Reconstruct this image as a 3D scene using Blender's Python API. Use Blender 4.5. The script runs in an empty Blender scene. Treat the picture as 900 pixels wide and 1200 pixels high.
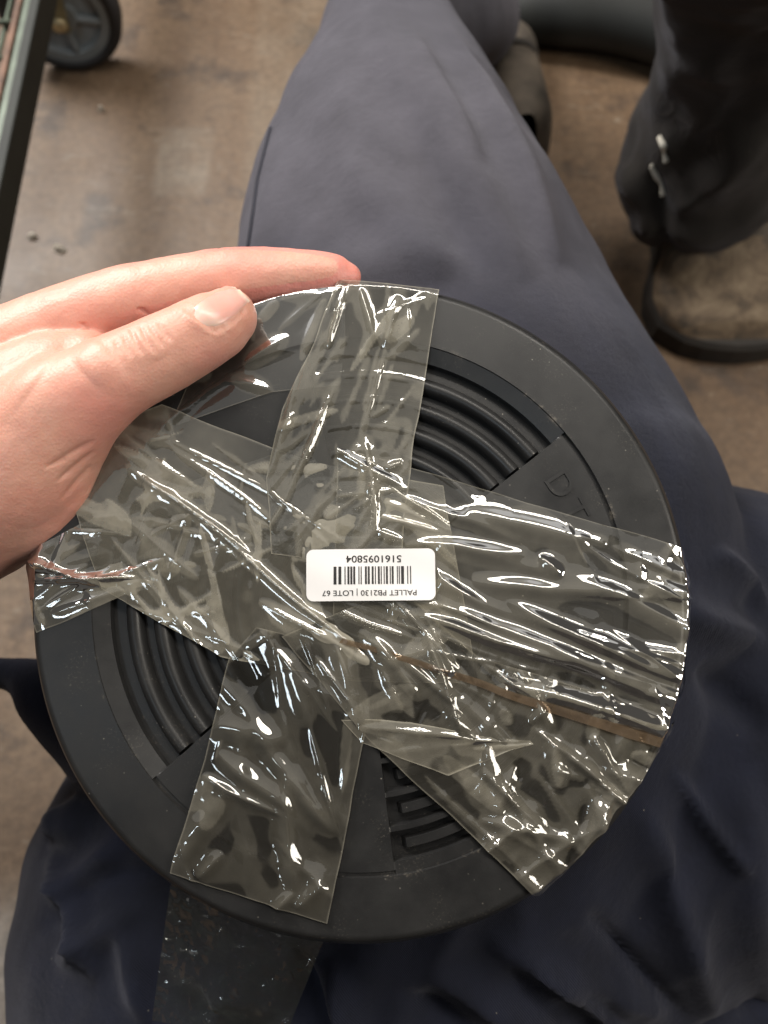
import bpy, bmesh, math, random
import numpy as np
from mathutils import Vector, Matrix
from mathutils.bvhtree import BVHTree

S = bpy.context.scene
COL = S.collection

# ------------------------------------------------------------------ camera
CAMZ, PITCH, FPX = 0.56, math.radians(68), 902.0
CAM = np.array([0.0, 0.0, CAMZ])
FWD = np.array([0.0, math.cos(PITCH), -math.sin(PITCH)])
UPV = np.array([0.0, math.sin(PITCH), math.cos(PITCH)])
RGT = np.array([1.0, 0.0, 0.0])
cd = bpy.data.cameras.new('camera')
cam = bpy.data.objects.new('camera', cd); COL.objects.link(cam)
cam.location = CAM
cam.rotation_euler = (math.radians(90) - PITCH, 0, 0)
cd.sensor_fit = 'HORIZONTAL'; cd.sensor_width = 36.0; cd.lens = 36.0 * FPX / 900.0
cd.clip_start = 0.01; cd.clip_end = 50
cd.dof.use_dof = True; cd.dof.focus_distance = 0.243; cd.dof.aperture_fstop = 13.0
S.camera = cam

# ------------------------------------------------------------------ world + lamps
w = bpy.data.worlds.new('World'); S.world = w; w.use_nodes = True
bg = w.node_tree.nodes['Background']
bg.inputs[0].default_value = (1.0, 0.93, 0.84, 1); bg.inputs[1].default_value = 0.05

def area(name, loc, target, sx, sy, power, color):
    l = bpy.data.lights.new(name, 'AREA'); l.shape = 'RECTANGLE'; l.size = sx; l.size_y = sy
    l.energy = power; l.color = color
    o = bpy.data.objects.new(name, l); COL.objects.link(o); o.location = loc
    o.rotation_euler = (Vector(target) - Vector(loc)).to_track_quat('-Z', 'Y').to_euler()
    return o
AIM = (0, 0.12, 0.33)
area('window_light', (-0.85, 1.10, 1.10), AIM, 0.62, 0.50, 25, (1.0, 0.97, 0.93))
area('ceiling_light', (0.20, 0.78, 2.0), AIM, 1.5, 0.26, 19, (1.0, 0.94, 0.85))
area('door_light', (-0.80, -0.85, 1.70), AIM, 0.34, 0.5, 4.6, (0.78, 0.90, 1.0))
area('side_light', (1.25, -0.15, 1.15), AIM, 0.5, 0.7, 10.0, (1.0, 0.93, 0.82))
area('ceiling_fill', (0.0, 1.0, 2.6), (0.0, 1.0, 0.0), 3.2, 2.6, 7.5, (1.0, 0.98, 0.94))  # added fill lamp standing in for bounce off the ceiling

S.render.engine = 'CYCLES'
S.view_settings.view_transform = 'Standard'
S.view_settings.look = 'None'
S.view_settings.exposure = 0.35; S.view_settings.gamma = 1.0
S.view_settings.use_curve_mapping = False
S.cycles.use_denoising = True
S.cycles.max_bounces = 6; S.cycles.diffuse_bounces = 3; S.cycles.glossy_bounces = 3
S.cycles.transparent_max_bounces = 24
S.cycles.caustics_reflective = False; S.cycles.caustics_refractive = False

# ------------------------------------------------------------------ helpers
rng = np.random.default_rng(7)

def at(px, py, d):
    """a point seen at photograph pixel (px,py), d metres along the view axis"""
    return CAM + d * (FWD + (px - 450.0) / FPX * RGT - (py - 600.0) / FPX * UPV)

def proj(P):
    q = P - CAM
    d = q @ FWD
    return 450 + FPX * (q @ RGT) / d, 600 - FPX * (q @ UPV) / d, d

def floor_at(px, py, z=0.0):
    v = FWD + (px - 450.0) / FPX * RGT - (py - 600.0) / FPX * UPV
    d = (z - CAMZ) / v[2]
    return CAM + d * v

def _hash(ix, iy, iz, seed):
    h = (ix * 374761393 + iy * 668265263 + iz * 1442695041 + seed * 1274126177) & 0xFFFFFFFF
    h = ((h ^ (h >> 13)) * 1274126177) & 0xFFFFFFFF
    h = h ^ (h >> 16)
    return (h & 0xFFFFFF) / float(0xFFFFFF)

def vnoise(x, y, z=None, seed=0):
    x = np.asarray(x, float); y = np.asarray(y, float)
    z = np.zeros_like(x) if z is None else np.asarray(z, float)
    fx, fy, fz = np.floor(x), np.floor(y), np.floor(z)
    ix, iy, iz = fx.astype(np.int64), fy.astype(np.int64), fz.astype(np.int64)
    tx, ty, tz = x - fx, y - fy, z - fz
    tx = tx * tx * tx * (tx * (tx * 6 - 15) + 10); ty = ty * ty * ty * (ty * (ty * 6 - 15) + 10); tz = tz * tz * tz * (tz * (tz * 6 - 15) + 10)
    r = 0
    for a in (0, 1):
        for b in (0, 1):
            for c in (0, 1):
                wgt = (tx if a else 1 - tx) * (ty if b else 1 - ty) * (tz if c else 1 - tz)
                r = r + wgt * _hash(ix + a, iy + b, iz + c, seed)
    return r * 2 - 1

def fbm(x, y, z=None, seed=0, octv=4, gain=0.5):
    s, a, f = 0, 1.0, 1.0
    for k in range(octv):
        s = s + a * vnoise(x * f, y * f, None if z is None else z * f, seed + k * 17)
        a *= gain; f *= 2.03
    return s

def sstep(a, b, x):
    t = np.clip((x - a) / (b - a), 0, 1)
    return t * t * (3 - 2 * t)

def link(o, parent=None):
    COL.objects.link(o)
    if parent is not None:
        o.parent = parent
    return o

def mesh_obj(name, verts, faces, mat, parent=None, smooth=True):
    me = bpy.data.meshes.new(name)
    me.from_pydata([tuple(v) for v in verts], [], [tuple(f) for f in faces])
    me.update()
    if smooth:
        me.shade_smooth()
    if mat: me.materials.append(mat)
    return link(bpy.data.objects.new(name, me), parent)

def grid_faces(nu, nv, wrap_u=False):
    i = np.arange(nu if wrap_u else nu - 1)[:, None]; j = np.arange(nv - 1)[None, :]
    a = i * nv + j; b = ((i + 1) % nu) * nv + j
    return np.stack([a, b, b + 1, a + 1], -1).reshape(-1, 4)

def fast_mesh(name, V, F, mat, parent=None, attrs=None, smooth=True):
    me = bpy.data.meshes.new(name)
    V = np.ascontiguousarray(V, np.float32); F = np.ascontiguousarray(F, np.int32)
    me.vertices.add(len(V)); me.vertices.foreach_set('co', V.ravel())
    n = F.shape[1]
    me.loops.add(F.size); me.loops.foreach_set('vertex_index', F.ravel())
    me.polygons.add(len(F))
    me.polygons.foreach_set('loop_start', np.arange(0, F.size, n, dtype=np.int32))
    me.polygons.foreach_set('loop_total', np.full(len(F), n, np.int32))
    me.update(calc_edges=True); me.validate()
    if smooth: me.shade_smooth()
    for k, a in (attrs or {}).items():
        t = me.attributes.new(k, 'FLOAT', 'POINT'); t.data.foreach_set('value', np.ascontiguousarray(a, np.float32).ravel())
    if mat: me.materials.append(mat)
    return link(bpy.data.objects.new(name, me), parent)

def empty(name, loc=(0, 0, 0)):
    o = bpy.data.objects.new(name, None); COL.objects.link(o); o.location = loc
    o.empty_display_size = 0.02
    return o

def tag(o, label=None, cat=None, group=None, kind=None):
    if label: o['label'] = label
    if cat: o['category'] = cat
    if group: o['group'] = group
    if kind: o['kind'] = kind
    return o

def loft(path, radii, n=24, up=(0, 0, 1), caps=True):
    """tube through path; radii = list of (side, depth) half axes"""
    P = np.array(path, float); R = np.array([(r, r) if np.isscalar(r) else r for r in radii], float)
    # resample (Catmull-Rom)
    m = 8
    Q, RR = [], []
    for i in range(len(P) - 1):
        p0, p1, p2, p3 = P[max(i - 1, 0)], P[i], P[i + 1], P[min(i + 2, len(P) - 1)]
        r0, r1, r2, r3 = R[max(i - 1, 0)], R[i], R[i + 1], R[min(i + 2, len(P) - 1)]
        for k in range(m):
            t = k / m
            cr = lambda a, b, c, d: 0.5 * (2 * b + (c - a) * t + (2 * a - 5 * b + 4 * c - d) * t * t + (3 * b - a - 3 * c + d) * t ** 3)
            Q.append(cr(p0, p1, p2, p3)); RR.append(np.maximum(cr(r0, r1, r2, r3), 1e-4))
    Q.append(P[-1]); RR.append(R[-1])
    Q, RR = np.array(Q), np.array(RR)
    T = np.gradient(Q, axis=0); T /= np.linalg.norm(T, axis=1)[:, None]
    if caps:
        pre, post = [], []
        for s in (0.97, 0.8, 0.6, 0.3):
            c = math.sqrt(1 - s * s)
            pre.append((Q[0] - T[0] * s * RR[0].mean(), RR[0] * c, T[0]))
            post.append((Q[-1] + T[-1] * s * RR[-1].mean(), RR[-1] * c, T[-1]))
        post = post[::-1]
        Q = np.vstack([[p[0] for p in pre], Q, [p[0] for p in post]])
        RR = np.vstack([[p[1] for p in pre], RR, [p[1] for p in post]])
        T = np.vstack([[p[2] for p in pre], T, [p[2] for p in post]])
    V = []
    up = np.array(up, float)
    for q, r, t in zip(Q, RR, T):
        a = np.cross(t, up); a /= np.linalg.norm(a) + 1e-9
        b = np.cross(a, t)
        for k in range(n):
            th = 2 * math.pi * k / n
            V.append(q + a * r[0] * math.cos(th) + b * r[1] * math.sin(th))
    F = []
    nq = len(Q)
    for i in range(nq - 1):
        for k in range(n):
            k2 = (k + 1) % n
            F.append((i * n + k, i * n + k2, (i + 1) * n + k2, (i + 1) * n + k))
    F.append(tuple(range(n))[::-1]); F.append(tuple((nq - 1) * n + k for k in range(n)))
    return V, F

def join_parts(parts):
    V, F = [], []
    for v, f in parts:
        o = len(V); V += list(v); F += [tuple(i + o for i in q) for q in f]
    return V, F

def remesh(parts, voxel, smooth_it, factor=0.5):
    V, F = join_parts(parts)
    o = mesh_obj('tmp', V, F, None)
    bm = bmesh.new(); bm.from_mesh(o.data); bmesh.ops.recalc_face_normals(bm, faces=bm.faces); bm.to_mesh(o.data); bm.free()
    m = o.modifiers.new('r', 'REMESH'); m.mode = 'VOXEL'; m.voxel_size = voxel
    s = o.modifiers.new('s', 'SMOOTH'); s.factor = factor; s.iterations = smooth_it
    dg = bpy.context.evaluated_depsgraph_get()
    me = bpy.data.meshes.new_from_object(o.evaluated_get(dg))
    old = o.data
    bpy.data.objects.remove(o); bpy.data.meshes.remove(old)
    return me

def get_co(me):
    a = np.empty(len(me.vertices) * 3, np.float32); me.vertices.foreach_get('co', a)
    return a.reshape(-1, 3).astype(float)

def get_no(me):
    a = np.empty(len(me.vertices) * 3, np.float32); me.vertices.foreach_get('normal', a)
    return a.reshape(-1, 3).astype(float)

def set_co(me, V):
    me.vertices.foreach_set('co', np.ascontiguousarray(V, np.float32).ravel()); me.update(); me.shade_smooth()

def folds2d(X, Y, folds):
    """sum of sharp ridges; folds = (x0,y0,x1,y1,amp,width,power)"""
    H = np.zeros_like(X)
    for (x0, y0, x1, y1, a, wd, pw) in folds:
        dx, dy = x1 - x0, y1 - y0; L = math.hypot(dx, dy) + 1e-9
        t = ((X - x0) * dx + (Y - y0) * dy) / (L * L)
        dd = ((X - x0) * -dy + (Y - y0) * dx) / L
        bend = (t - 0.5) ** 2 * 0.25 * wd
        tap = np.clip(1 - np.abs(2 * t - 1) ** 3, 0, 1) * (np.abs(2 * t - 1) < 1)
        H += a * tap * np.exp(-np.abs((dd + bend) / (wd * (0.55 + 0.45 * tap))) ** pw)
    return H

# ------------------------------------------------------------------ materials
def new_mat(name):
    m = bpy.data.materials.new(name); m.use_nodes = True
    nt = m.node_tree
    return m, nt, nt.nodes['Principled BSDF']

def N(nt, t, **kw):
    n = nt.nodes.new(t)
    for k, v in kw.items():
        if k in n.inputs: n.inputs[k].default_value = v
        else: setattr(n, k, v)
    return n

def ramp(nt, fac, stops):
    r = nt.nodes.new('ShaderNodeValToRGB')
    el = r.color_ramp.elements
    while len(el) < len(stops): el.new(0.5)
    for e, (p, c) in zip(el, stops):
        e.position = p; e.color = (*c, 1) if len(c) == 3 else c
    nt.links.new(fac, r.inputs[0])
    return r

def obj_coord(nt, scale=(1, 1, 1)):
    tc = nt.nodes.new('ShaderNodeTexCoord'); mp = nt.nodes.new('ShaderNodeMapping')
    mp.inputs['Scale'].default_value = scale
    nt.links.new(tc.outputs['Object'], mp.inputs[0])
    return mp.outputs[0]

def noise(nt, vec, scale, detail=4, rough=0.55, dist=0.0):
    n = nt.nodes.new('ShaderNodeTexNoise')
    n.inputs['Scale'].default_value = scale; n.inputs['Detail'].default_value = detail
    n.inputs['Roughness'].default_value = rough; n.inputs['Distortion'].default_value = dist
    nt.links.new(vec, n.inputs['Vector'])
    return n.outputs['Fac']

def bump(nt, h, strength, dist, prev=None):
    b = nt.nodes.new('ShaderNodeBump'); b.inputs['Strength'].default_value = strength; b.inputs['Distance'].default_value = dist
    nt.links.new(h, b.inputs['Height'])
    if prev: nt.links.new(prev, b.inputs['Normal'])
    return b.outputs[0]

def mixc(nt, fac, a, b):
    m = nt.nodes.new('ShaderNodeMix'); m.data_type = 'RGBA'
    for sock, v in ((m.inputs[0], fac), (m.inputs[6], a), (m.inputs[7], b)):
        if hasattr(v, 'links') or isinstance(v, bpy.types.NodeSocket): nt.links.new(v, sock)
        else: sock.default_value = v if isinstance(v, float) else (*v, 1)
    return m.outputs[2]

def simple(name, col, rough=0.5, metal=0.0, var=0.25, scale=30, bmp=0.0):
    m, nt, p = new_mat(name)
    c = obj_coord(nt)
    n = noise(nt, c, scale, 6)
    r = ramp(nt, n, [(0.3, [k * (1 - var) for k in col]), (0.7, [min(1, k * (1 + var)) for k in col])])
    nt.links.new(r.outputs[0], p.inputs['Base Color'])
    p.inputs['Roughness'].default_value = rough; p.inputs['Metallic'].default_value = metal
    if bmp: nt.links.new(bump(nt, noise(nt, c, scale * 6, 4), bmp, 0.001), p.inputs['Normal'])
    return m

# black moulded plastic with dust and scuffs
m, nt, p = new_mat('black_plastic'); MPLAST = m
c = obj_coord(nt)
smear = noise(nt, c, 45, 6, 0.65)
grain = noise(nt, c, 2600, 2)
speck = nt.nodes.new('ShaderNodeTexVoronoi'); speck.inputs['Scale'].default_value = 320; nt.links.new(c, speck.inputs['Vector'])
sp = ramp(nt, speck.outputs['Distance'], [(0.0, (1, 1, 1)), (0.10, (0, 0, 0))])
gate = ramp(nt, noise(nt, c, 70, 4), [(0.50, (0, 0, 0)), (0.66, (1, 1, 1))])
mm = N(nt, 'ShaderNodeMath', operation='MULTIPLY'); nt.links.new(sp.outputs[0], mm.inputs[0]); nt.links.new(gate.outputs[0], mm.inputs[1])
basec = ramp(nt, smear, [(0.3, (0.012, 0.012, 0.0125)), (0.75, (0.024, 0.0235, 0.023))])
colr = mixc(nt, mm.outputs[0], basec.outputs[0], (0.38, 0.35, 0.30))
fd_ = ramp(nt, noise(nt, c, 1300, 3, 0.7), [(0.56, (0, 0, 0)), (0.70, (1, 1, 1))])
gt_ = ramp(nt, noise(nt, c, 55, 5, 0.7), [(0.52, (0, 0, 0)), (0.72, (0.8,) * 3)])
du_ = N(nt, 'ShaderNodeMath', operation='MULTIPLY'); nt.links.new(fd_.outputs[0], du_.inputs[0]); nt.links.new(gt_.outputs[0], du_.inputs[1])
colr = mixc(nt, du_.outputs[0], colr, (0.13, 0.115, 0.095))
fl_ = N(nt, 'ShaderNodeVectorMath', operation='MULTIPLY'); nt.links.new(c, fl_.inputs[0]); fl_.inputs[1].default_value = (1, 1, 0)
ln_ = N(nt, 'ShaderNodeVectorMath', operation='LENGTH'); nt.links.new(fl_.outputs[0], ln_.inputs[0])
e1_ = N(nt, 'ShaderNodeMath', operation='SUBTRACT'); nt.links.new(ln_.outputs['Value'], e1_.inputs[0]); e1_.inputs[1].default_value = 0.0838
e2_ = N(nt, 'ShaderNodeMath', operation='ABSOLUTE'); nt.links.new(e1_.outputs[0], e2_.inputs[0])
e3_ = N(nt, 'ShaderNodeMapRange'); nt.links.new(e2_.outputs[0], e3_.inputs[0]); e3_.inputs[1].default_value = 0.0011; e3_.inputs[2].default_value = 0.0002
g2_ = ramp(nt, noise(nt, c, 90, 7, 0.8), [(0.56, (0, 0, 0)), (0.70, (0.8,) * 3)])
e4_ = N(nt, 'ShaderNodeMath', operation='MULTIPLY'); nt.links.new(e3_.outputs[0], e4_.inputs[0]); nt.links.new(g2_.outputs[0], e4_.inputs[1])
colr = mixc(nt, e4_.outputs[0], colr, (0.22, 0.19, 0.15))
nt.links.new(colr, p.inputs['Base Color'])
p.inputs['Specular IOR Level'].default_value = 0.38
rr = ramp(nt, smear, [(0.3, (0.31,) * 3), (0.7, (0.46,) * 3)]); nt.links.new(rr.outputs[0], p.inputs['Roughness'])
nt.links.new(bump(nt, grain, 0.12, 0.0002), p.inputs['Normal'])

# clear packing tape
def tape_mat(name, haze_lo, haze_hi, hazecol, tint, gloss_ior=1.95, dirt=0.0):
    m = bpy.data.materials.new(name); m.use_nodes = True; nt = m.node_tree; nt.nodes.clear()
    out = nt.nodes.new('ShaderNodeOutputMaterial')
    c = obj_coord(nt)
    a = nt.nodes.new('ShaderNodeAttribute'); a.attribute_name = 'gap_glint'
    # the film is clear where it is stuck down and milky where it has lifted; edge glints are painted in
    fn = ramp(nt, noise(nt, c, 260, 4, 0.6), [(0.3, (0.80,) * 3), (0.7, (1.15,) * 3)])
    m3 = N(nt, 'ShaderNodeMath', operation='MULTIPLY'); nt.links.new(a.outputs['Fac'], m3.inputs[0]); nt.links.new(fn.outputs[0], m3.inputs[1])
    mr = N(nt, 'ShaderNodeMapRange'); nt.links.new(m3.outputs[0], mr.inputs[0]); mr.inputs[3].default_value = haze_lo; mr.inputs[4].default_value = haze_hi
    tr = N(nt, 'ShaderNodeBsdfTransparent'); tr.inputs[0].default_value = (*tint, 1)
    df = N(nt, 'ShaderNodeBsdfDiffuse'); df.inputs[0].default_value = (*hazecol, 1)
    if dirt:
        dn = ramp(nt, noise(nt, c, 160, 5, 0.7), [(0.45, hazecol), (0.62, (0.10, 0.085, 0.05)), (0.75, (0.5, 0.42, 0.3))])
        nt.links.new(dn.outputs[0], df.inputs[0])
    tl = N(nt, 'ShaderNodeBsdfTranslucent'); tl.inputs[0].default_value = (*hazecol, 1)
    dd = N(nt, 'ShaderNodeMixShader'); dd.inputs[0].default_value = 0.25
    nt.links.new(df.outputs[0], dd.inputs[1]); nt.links.new(tl.outputs[0], dd.inputs[2])
    mix1 = N(nt, 'ShaderNodeMixShader'); nt.links.new(mr.outputs[0], mix1.inputs[0]); nt.links.new(tr.outputs[0], mix1.inputs[1]); nt.links.new(dd.outputs[0], mix1.inputs[2])
    gl = N(nt, 'ShaderNodeBsdfGlossy'); gl.inputs['Roughness'].default_value = 0.035
    gl.inputs[0].default_value = (1, 1, 1, 1)
    bn = bump(nt, noise(nt, c, 500, 2, 0.5), 0.06, 0.0003)
    nt.links.new(bn, gl.inputs['Normal'])
    fr = N(nt, 'ShaderNodeFresnel', IOR=gloss_ior); nt.links.new(bn, fr.inputs['Normal'])
    mix2 = N(nt, 'ShaderNodeMixShader'); nt.links.new(fr.outputs[0], mix2.inputs[0]); nt.links.new(mix1.outputs[0], mix2.inputs[1]); nt.links.new(gl.outputs[0], mix2.inputs[2])
    nt.links.new(mix2.outputs[0], out.inputs[0])
    return m
HZ = (0.66, 0.61, 0.49)
MTAPE = tape_mat('clear_tape', 0.012, 0.29, HZ, (0.97, 0.965, 0.94))
MTAPE2 = tape_mat('hazy_tape', 0.03, 0.50, HZ, (0.96, 0.955, 0.93))
MTAPE3 = tape_mat('dirty_tape', 0.03, 0.12, (0.11, 0.13, 0.09), (0.90, 0.94, 0.86), dirt=1.0)
MTAPEB = tape_mat('brown_tape_edge', 0.10, 0.40, (0.24, 0.17, 0.11), (0.7, 0.6, 0.5))

# skin
m, nt, p = new_mat('skin'); MSKIN = m
c = obj_coord(nt)
n = noise(nt, c, 28, 5, 0.55)
r = ramp(nt, n, [(0.3, (0.61, 0.275, 0.20)), (0.5, (0.67, 0.35, 0.262)), (0.72, (0.64, 0.285, 0.215))])
ared = nt.nodes.new('ShaderNodeAttribute'); ared.attribute_name = 'red'
cc = mixc(nt, ared.outputs['Fac'], r.outputs[0], (0.70, 0.24, 0.21))
nt.links.new(cc, p.inputs['Base Color'])
p.inputs['Roughness'].default_value = 0.48
p.inputs['Subsurface Weight'].default_value = 0.35; p.inputs['Subsurface Radius'].default_value = (1.0, 0.35, 0.2); p.inputs['Subsurface Scale'].default_value = 0.003
vo = nt.nodes.new('ShaderNodeTexVoronoi'); vo.inputs['Scale'].default_value = 1100; nt.links.new(c, vo.inputs['Vector'])
b1 = bump(nt, vo.outputs['Distance'], 0.18, 0.0005)
nt.links.new(bump(nt, noise(nt, c, 300, 5, 0.65), 0.18, 0.0007, b1), p.inputs['Normal'])

m, nt, p = new_mat('nail'); MNAIL = m
c = obj_coord(nt)
an = nt.nodes.new('ShaderNodeAttribute'); an.attribute_name = 'tip'
r = ramp(nt, an.outputs['Fac'], [(0.0, (0.74, 0.50, 0.42)), (0.17, (0.72, 0.46, 0.38)), (0.30, (0.70, 0.36, 0.30)), (0.86, (0.72, 0.39, 0.33)), (0.95, (0.78, 0.58, 0.48))])
nt.links.new(r.outputs[0], p.inputs['Base Color']); p.inputs['Roughness'].default_value = 0.3
p.inputs['Subsurface Weight'].default_value = 0.3; p.inputs['Subsurface Scale'].default_value = 0.002

# cloth
def cloth_mat(name, lo, hi, faded_lit, sheen, twill=520.0):
    m, nt, p = new_mat(name)
    c = obj_coord(nt)
    n = noise(nt, c, 22, 6, 0.6)
    r = ramp(nt, n, [(0.3, lo), (0.72, hi)])
    fd = nt.nodes.new('ShaderNodeAttribute'); fd.attribute_name = 'fade_lit'
    rf = ramp(nt, noise(nt, c, 35, 6, 0.65), [(0.3, [k * 0.8 for k in faded_lit]), (0.7, [k * 1.2 for k in faded_lit])])
    cw = mixc(nt, fd.outputs['Fac'], r.outputs[0], rf.outputs[0])  # cloth colour carries knee wear and the shade of the lap
    dt = N(nt, 'ShaderNodeVectorMath', operation='DOT_PRODUCT'); nt.links.new(c, dt.inputs[0]); dt.inputs[1].default_value = tuple(0.8 * RGT + 0.6 * UPV)
    wv = nt.nodes.new('ShaderNodeTexWave'); wv.inputs['Scale'].default_value = twill; wv.bands_direction = 'X'
    wv.inputs['Distortion'].default_value = 0.0
    cb = nt.nodes.new('ShaderNodeCombineXYZ'); nt.links.new(dt.outputs['Value'], cb.inputs[0]); nt.links.new(cb.outputs[0], wv.inputs['Vector'])
    wr = ramp(nt, wv.outputs['Fac'], [(0.2, (0.72,) * 3), (0.8, (1.22,) * 3)])
    mu = N(nt, 'ShaderNodeMix', data_type='RGBA', blend_type='MULTIPLY'); mu.inputs[0].default_value = 1
    nt.links.new(cw, mu.inputs[6]); nt.links.new(wr.outputs[0], mu.inputs[7])
    lint = nt.nodes.new('ShaderNodeTexVoronoi'); lint.inputs['Scale'].default_value = 80; nt.links.new(c, lint.inputs['Vector'])
    ls = ramp(nt, lint.outputs['Distance'], [(0.0, (1, 1, 1)), (0.03, (0, 0, 0))])
    cx = mixc(nt, ls.outputs[0], mu.outputs[2], (0.30, 0.27, 0.22))
    nt.links.new(cx, p.inputs['Base Color'])
    p.inputs['Roughness'].default_value = 0.85; p.inputs['Specular IOR Level'].default_value = 0.2
    p.inputs['Sheen Weight'].default_value = sheen; p.inputs['Sheen Roughness'].default_value = 0.45
    p.inputs['Sheen Tint'].default_value = (0.8, 0.8, 0.9, 1)
    b = bump(nt, wv.outputs['Fac'], 0.35, 0.0006)
    nt.links.new(bump(nt, noise(nt, c, 260, 5, 0.65), 0.35, 0.0012, b), p.inputs['Normal'])
    return m
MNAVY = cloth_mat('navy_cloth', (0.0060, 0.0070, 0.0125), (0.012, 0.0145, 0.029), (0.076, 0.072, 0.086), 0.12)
MBLACKCLOTH = cloth_mat('black_cloth', (0.018, 0.016, 0.014), (0.034, 0.029, 0.025), (0.034, 0.029, 0.025), 0.1)
MSEAM = simple('seam_thread', (0.018, 0.018, 0.028), 0.9)
MLABEL = simple('label_paper', (0.80, 0.78, 0.77), 0.35, 0, 0.02)
MINK = simple('black_ink', (0.018, 0.016, 0.016), 0.5)

# floor: dirty brown boards with scuffs and pale patches
m, nt, p = new_mat('brown_floor'); MFLOOR = m
c = obj_coord(nt)
big = noise(nt, c, 3.0, 6, 0.62, 0.4)
streak = noise(nt, obj_coord(nt, (6, 1.2, 1)), 6, 5, 0.6)
r1 = ramp(nt, big, [(0.28, (0.095, 0.058, 0.032)), (0.5, (0.145, 0.092, 0.054)), (0.72, (0.185, 0.128, 0.082))])
r2 = ramp(nt, streak, [(0.35, (0.105, 0.063, 0.036)), (0.7, (0.18, 0.122, 0.076))])
c1 = mixc(nt, 0.45, r1.outputs[0], r2.outputs[0])
st = ramp(nt, noise(nt, c, 16, 4, 0.6), [(0.55, (0, 0, 0)), (0.66, (0.85,) * 3)])
c2 = mixc(nt, st.outputs[0], c1, (0.060, 0.040, 0.028))
sc = ramp(nt, noise(nt, obj_coord(nt, (1, 4, 1)), 22, 6, 0.7, 1.2), [(0.60, (0, 0, 0)), (0.68, (0.55,) * 3)])
c2 = mixc(nt, sc.outputs[0], c2, (0.23, 0.19, 0.145))
def box_mask(nt, vec, x0, x1, y0, y1, soft):
    sp_ = nt.nodes.new('ShaderNodeSeparateXYZ'); nt.links.new(vec, sp_.inputs[0])
    outs = []
    for sock, a_, b_ in ((sp_.outputs[0], x0, x1), (sp_.outputs[1], y0, y1)):
        m1_ = N(nt, 'ShaderNodeMath', operation='SUBTRACT'); nt.links.new(sock, m1_.inputs[0]); m1_.inputs[1].default_value = (a_ + b_) / 2
        m2_ = N(nt, 'ShaderNodeMath', operation='ABSOLUTE'); nt.links.new(m1_.outputs[0], m2_.inputs[0])
        m3_ = N(nt, 'ShaderNodeMapRange'); nt.links.new(m2_.outputs[0], m3_.inputs[0])
        m3_.inputs[1].default_value = (b_ - a_) / 2 + soft; m3_.inputs[2].default_value = (b_ - a_) / 2 - soft
        outs.append(m3_.outputs[0])
    mm_ = N(nt, 'ShaderNodeMath', operation='MULTIPLY'); nt.links.new(outs[0], mm_.inputs[0]); nt.links.new(outs[1], mm_.inputs[1])
    return mm_.outputs[0]
gv = nt.nodes.new('ShaderNodeTexVoronoi'); gv.inputs['Scale'].default_value = 130; nt.links.new(c, gv.inputs['Vector'])
gr_ = ramp(nt, gv.outputs['Distance'], [(0.0, (1, 1, 1)), (0.14, (0, 0, 0))])
gg_ = ramp(nt, noise(nt, c, 25, 4), [(0.5, (0, 0, 0)), (0.62, (0.9,) * 3)])
gm_ = N(nt, 'ShaderNodeMath', operation='MULTIPLY'); nt.links.new(gr_.outputs[0], gm_.inputs[0]); nt.links.new(gg_.outputs[0], gm_.inputs[1])
c2 = mixc(nt, gm_.outputs[0], c2, (0.34, 0.29, 0.22))
wob = noise(nt, c, 30, 3)
for (xa, ya, xb, yb, amt, soft, colp) in ((184, 150, 246, 230, 0.55, 0.004, (0.24, 0.20, 0.155)), (288, -40, 420, 420, 0.38, 0.006, (0.21, 0.17, 0.125)), (-60, 1050, 60, 1300, 0.5, 0.02, (0.30, 0.29, 0.27))):
    p0_, p1_ = floor_at(xa, (ya + yb) / 2), floor_at(xb, (ya + yb) / 2); q0_, q1_ = floor_at(xa, yb), floor_at(xa, ya)
    mk = box_mask(nt, c, p0_[0], p1_[0], q0_[1], q1_[1], soft)
    m5 = N(nt, 'ShaderNodeMath', operation='MULTIPLY'); nt.links.new(mk, m5.inputs[0])
    wr = ramp(nt, wob, [(0.35, (amt * 0.35,) * 3), (0.6, (amt,) * 3)]); nt.links.new(wr.outputs[0], m5.inputs[1])
    c2 = mixc(nt, m5.outputs[0], c2, colp)
fine = ramp(nt, noise(nt, c, 140, 6, 0.75), [(0.3, (0.6,) * 3), (0.7, (1.2,) * 3)])
mu = N(nt, 'ShaderNodeMix', data_type='RGBA', blend_type='MULTIPLY'); mu.inputs[0].default_value = 1
nt.links.new(c2, mu.inputs[6]); nt.links.new(fine.outputs[0], mu.inputs[7])
nt.links.new(mu.outputs[2], p.inputs['Base Color'])
rg = ramp(nt, big, [(0.3, (0.42,) * 3), (0.7, (0.65,) * 3)]); nt.links.new(rg.outputs[0], p.inputs['Roughness'])
nt.links.new(bump(nt, noise(nt, c, 60, 6, 0.65), 0.25, 0.003), p.inputs['Normal'])

# ------------------------------------------------------------------ floor
fl = mesh_obj('floor', [(-6, -6, 0), (6, -6, 0), (6, 6, 0), (-6, 6, 0)], [(0, 1, 2, 3)], MFLOOR, smooth=False)
tag(fl, kind='structure')

# ------------------------------------------------------------------ the reel
TILT = math.radians(7.5)
DN = -FWD * math.cos(TILT) + UPV * math.sin(TILT)          # face normal
DX = RGT.copy(); DY = np.cross(DN, DX)
DC = at(422, 698, 0.240)                                    # face centre
R = 0.1018; RS = 0.0836
reel = empty('plastic_reel')
reel.matrix_world = Matrix(((DX[0], DY[0], DN[0], DC[0]), (DX[1], DY[1], DN[1], DC[1]), (DX[2], DY[2], DN[2], DC[2]), (0, 0, 0, 1)))
tag(reel, 'round black plastic reel on the lap, wrapped in crumpled clear tape', 'reel')

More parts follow.
